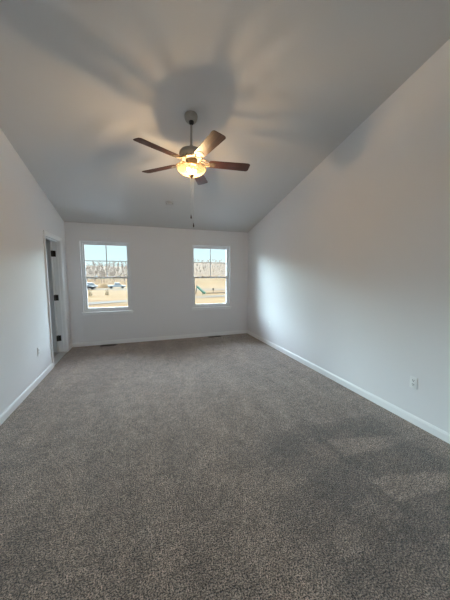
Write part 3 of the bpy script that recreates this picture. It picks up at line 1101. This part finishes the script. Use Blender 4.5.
# parked cars
def make_car(name, loc, rotz, paint, label, kind='car'):
    root = empty(name, loc, rotz)
    tag(root, label, 'car' if kind != 'truck' else 'truck', 'vehicles parked beyond the field')
    Lh = 2.25
    if kind == 'car':
        low = [(-Lh, .35), (Lh, .35), (Lh, .72), (1.25, .92), (-Lh + .1, .95), (-Lh, .7)]
        top = [(1.25, .90), (.55, 1.42), (-1.2, 1.45), (-1.95, .93)]
    elif kind == 'van':
        low = [(-Lh, .38), (Lh, .38), (Lh, .85), (1.55, 1.05), (-Lh, 1.10)]
        top = [(1.6, 1.03), (.95, 1.72), (-2.15, 1.78), (-2.25, 1.08)]
    else:
        low = [(-2.6, .50), (2.6, .50), (2.6, .95), (1.35, 1.10), (-2.6, 1.12)]
        top = [(1.35, 1.08), (.75, 1.78), (-.55, 1.80), (-.75, 1.10)]
    bm = bmesh.new()
    prism(bm, low, 'y', -.88, .88)
    body = finish(bm, 'car_body', paint, root)
    md = body.modifiers.new('soft', 'BEVEL')
    md.width, md.segments = .06, 2
    bm = bmesh.new()
    vs = []
    for s in (-1, 1):
        vs.append([bm.verts.new((x, s * (.84 if z < 1.12 else .68), z)) for x, z in top])
    bm.faces.new(vs[0]); bm.faces.new(vs[1][::-1])
    for i in range(len(top)):
        j = (i + 1) % len(top)
        bm.faces.new((vs[0][i], vs[1][i], vs[1][j], vs[0][j]))
    cabin = finish(bm, 'cabin_glass', 'car_glass', root)
    bm = bmesh.new()
    (xa, za), (xb, zb2) = top[1], top[2]
    prism(bm, [(xa + .05, za - .02), (xa, za + .05), (xb, zb2 + .05), (xb - .05, zb2 - .02)], 'y', -.70, .70)
    finish(bm, 'car_roof', paint, cabin)
    wx = 1.4 if kind != 'truck' else 1.65
    rw = .34 if kind != 'truck' else .40
    for sx in (-1, 1):
        for sy in (-1, 1):
            bm = bmesh.new()
            cyl(bm, (sx * wx, sy * .70, rw), (sx * wx, sy * .92, rw), rw, 18)
            finish(bm, 'wheel', 'tyre', root)
def g(x, y, dz=0.0):
    return (x, y, hill(x, y) + dz)
make_car('parked_van', g(-15.3, 91), 0.15, 'car_white', 'white van parked leftmost beyond the field', 'van')
make_car('pickup_truck', g(-7.0, 88), 0.1, 'car_silver', 'silver-grey pickup truck parked right of the dirt mound', 'truck')
make_car('parked_car', g(-14.9, 84.0), 0.2, 'car_dark', 'dark car parked in front of the white van', 'car')

# mound of bare earth by the cars
bm = bmesh.new()
rings = []
rnd = random.Random(3)
for i in range(7):
    t = i / 6
    rings.append([])
    for k in range(20):
        a = 2 * PI * k / 20
        rr = 2.5 * (1 - t) * (1 + .12 * rnd.uniform(-1, 1)) + (.05 if i == 6 else 0)
        rings[-1].append(bm.verts.new((rr * 1.2 * math.cos(a), rr * .8 * math.sin(a), 1.7 * math.sin(t * PI / 2) + .06 * rnd.uniform(-1, 1) - .12)))
for A, B in zip(rings, rings[1:]):
    for k in range(20):
        bm.faces.new((A[k], A[(k + 1) % 20], B[(k + 1) % 20], B[k]))
bm.faces.new(rings[-1])
M['earth'] = mat('orange_earth', (0.16, 0.105, 0.058), 0.95, noise=(1.2, (0.14, 0.09, 0.05)), spec=0.02)
tag(finish(bm, 'dirt_mound', 'earth', smooth=True, loc=g(-11.6, 95)), 'orange-brown dirt mound between the white van and the pickup truck', 'dirt mound')

# green slide seen low in the right window
root = empty('playground_slide', g(12.3, 52.5), math.radians(-20))
tag(root, 'small green playground slide standing on the tan field', 'slide')
bm = bmesh.new()
pth = [(-0.75, 1.55), (-0.55, 1.50), (0.45, .52), (.75, .32), (1.05, .27)]
for i in range(len(pth) - 1):
    (xa, za), (xb, zb2) = pth[i], pth[i + 1]
    prism(bm, [(xa, za), (xb, zb2), (xb, zb2 - .12), (xa, za - .12)], 'y', -.45, .45)
finish(bm, 'slide_bed', 'green', root)
bm = bmesh.new()
for s in (-.47, .47):
    tube(bm, [(x, s, z + .14) for x, z in pth], .15, 8)
finish(bm, 'slide_rails', 'green', root, True)
bm = bmesh.new()
for s in (-.28, .28):
    tube(bm, [(-.80, s, 1.95), (-.80, s, 1.5), (-1.05, s, 0)], .05, 8)
for i in range(5):
    t = (i + .5) / 5.5
    cyl(bm, (-1.05 + .25 * t, -.28, 1.5 * t), (-1.05 + .25 * t, .28, 1.5 * t), .035, 8)
finish(bm, 'slide_ladder', 'postwood', root)
bm = bmesh.new()
for s in (-.26, .26):
    cyl(bm, (.45, s, 0), (.45, s, .5), .04, 8)
finish(bm, 'support_leg', 'green', root)

# marker post and a low pipe lying on the field
bm = bmesh.new()
cyl(bm, (0, 0, 0), (0, 0, 1.1), .05, 8)
box(bm, -.14, -.06, .62, .14, .06, 1.12, .01)
tag(finish(bm, 'marker_post', 'postwood', loc=g(16.3, 56.5)), 'short dark marker post standing on the field right of the green slide', 'post')
bm = bmesh.new()
tube(bm, [(-2.2, .15, .12), (-.8, -.05, .13), (.8, .1, .12), (2.3, -.1, .12)], .08, 8)
tag(finish(bm, 'drain_pipe', 'pipe', loc=g(16.4, 54.6)), 'long dark pipe lying on the tan field beside the marker post', 'pipe')

# dry weed clumps near the track
def weed(loc, seed, label):
    rnd = random.Random(seed)
    bm = bmesh.new()
    for i in range(40):
        a = rnd.uniform(0, 2 * PI)
        l = rnd.uniform(.6, 1.5)
        s = rnd.uniform(.1, .45)
        b = Vector((rnd.uniform(-.35, .35), rnd.uniform(-.35, .35), -.05))
        tube(bm, [b, b + Vector((math.cos(a) * s * .4, math.sin(a) * s * .4, l * .6)), b + Vector((math.cos(a) * s, math.sin(a) * s, l))], [.018, .014, .006], 4)
    tag(finish(bm, 'dry_weed_clump', 'weed', loc=loc), label, 'weeds', 'dry weed clumps')
weed(g(-9.6, 57), 1, 'tall dry weed clump below the dark parked car')
weed(g(-6.6, 58), 2, 'tall dry weed clump below the silver-grey pickup truck')
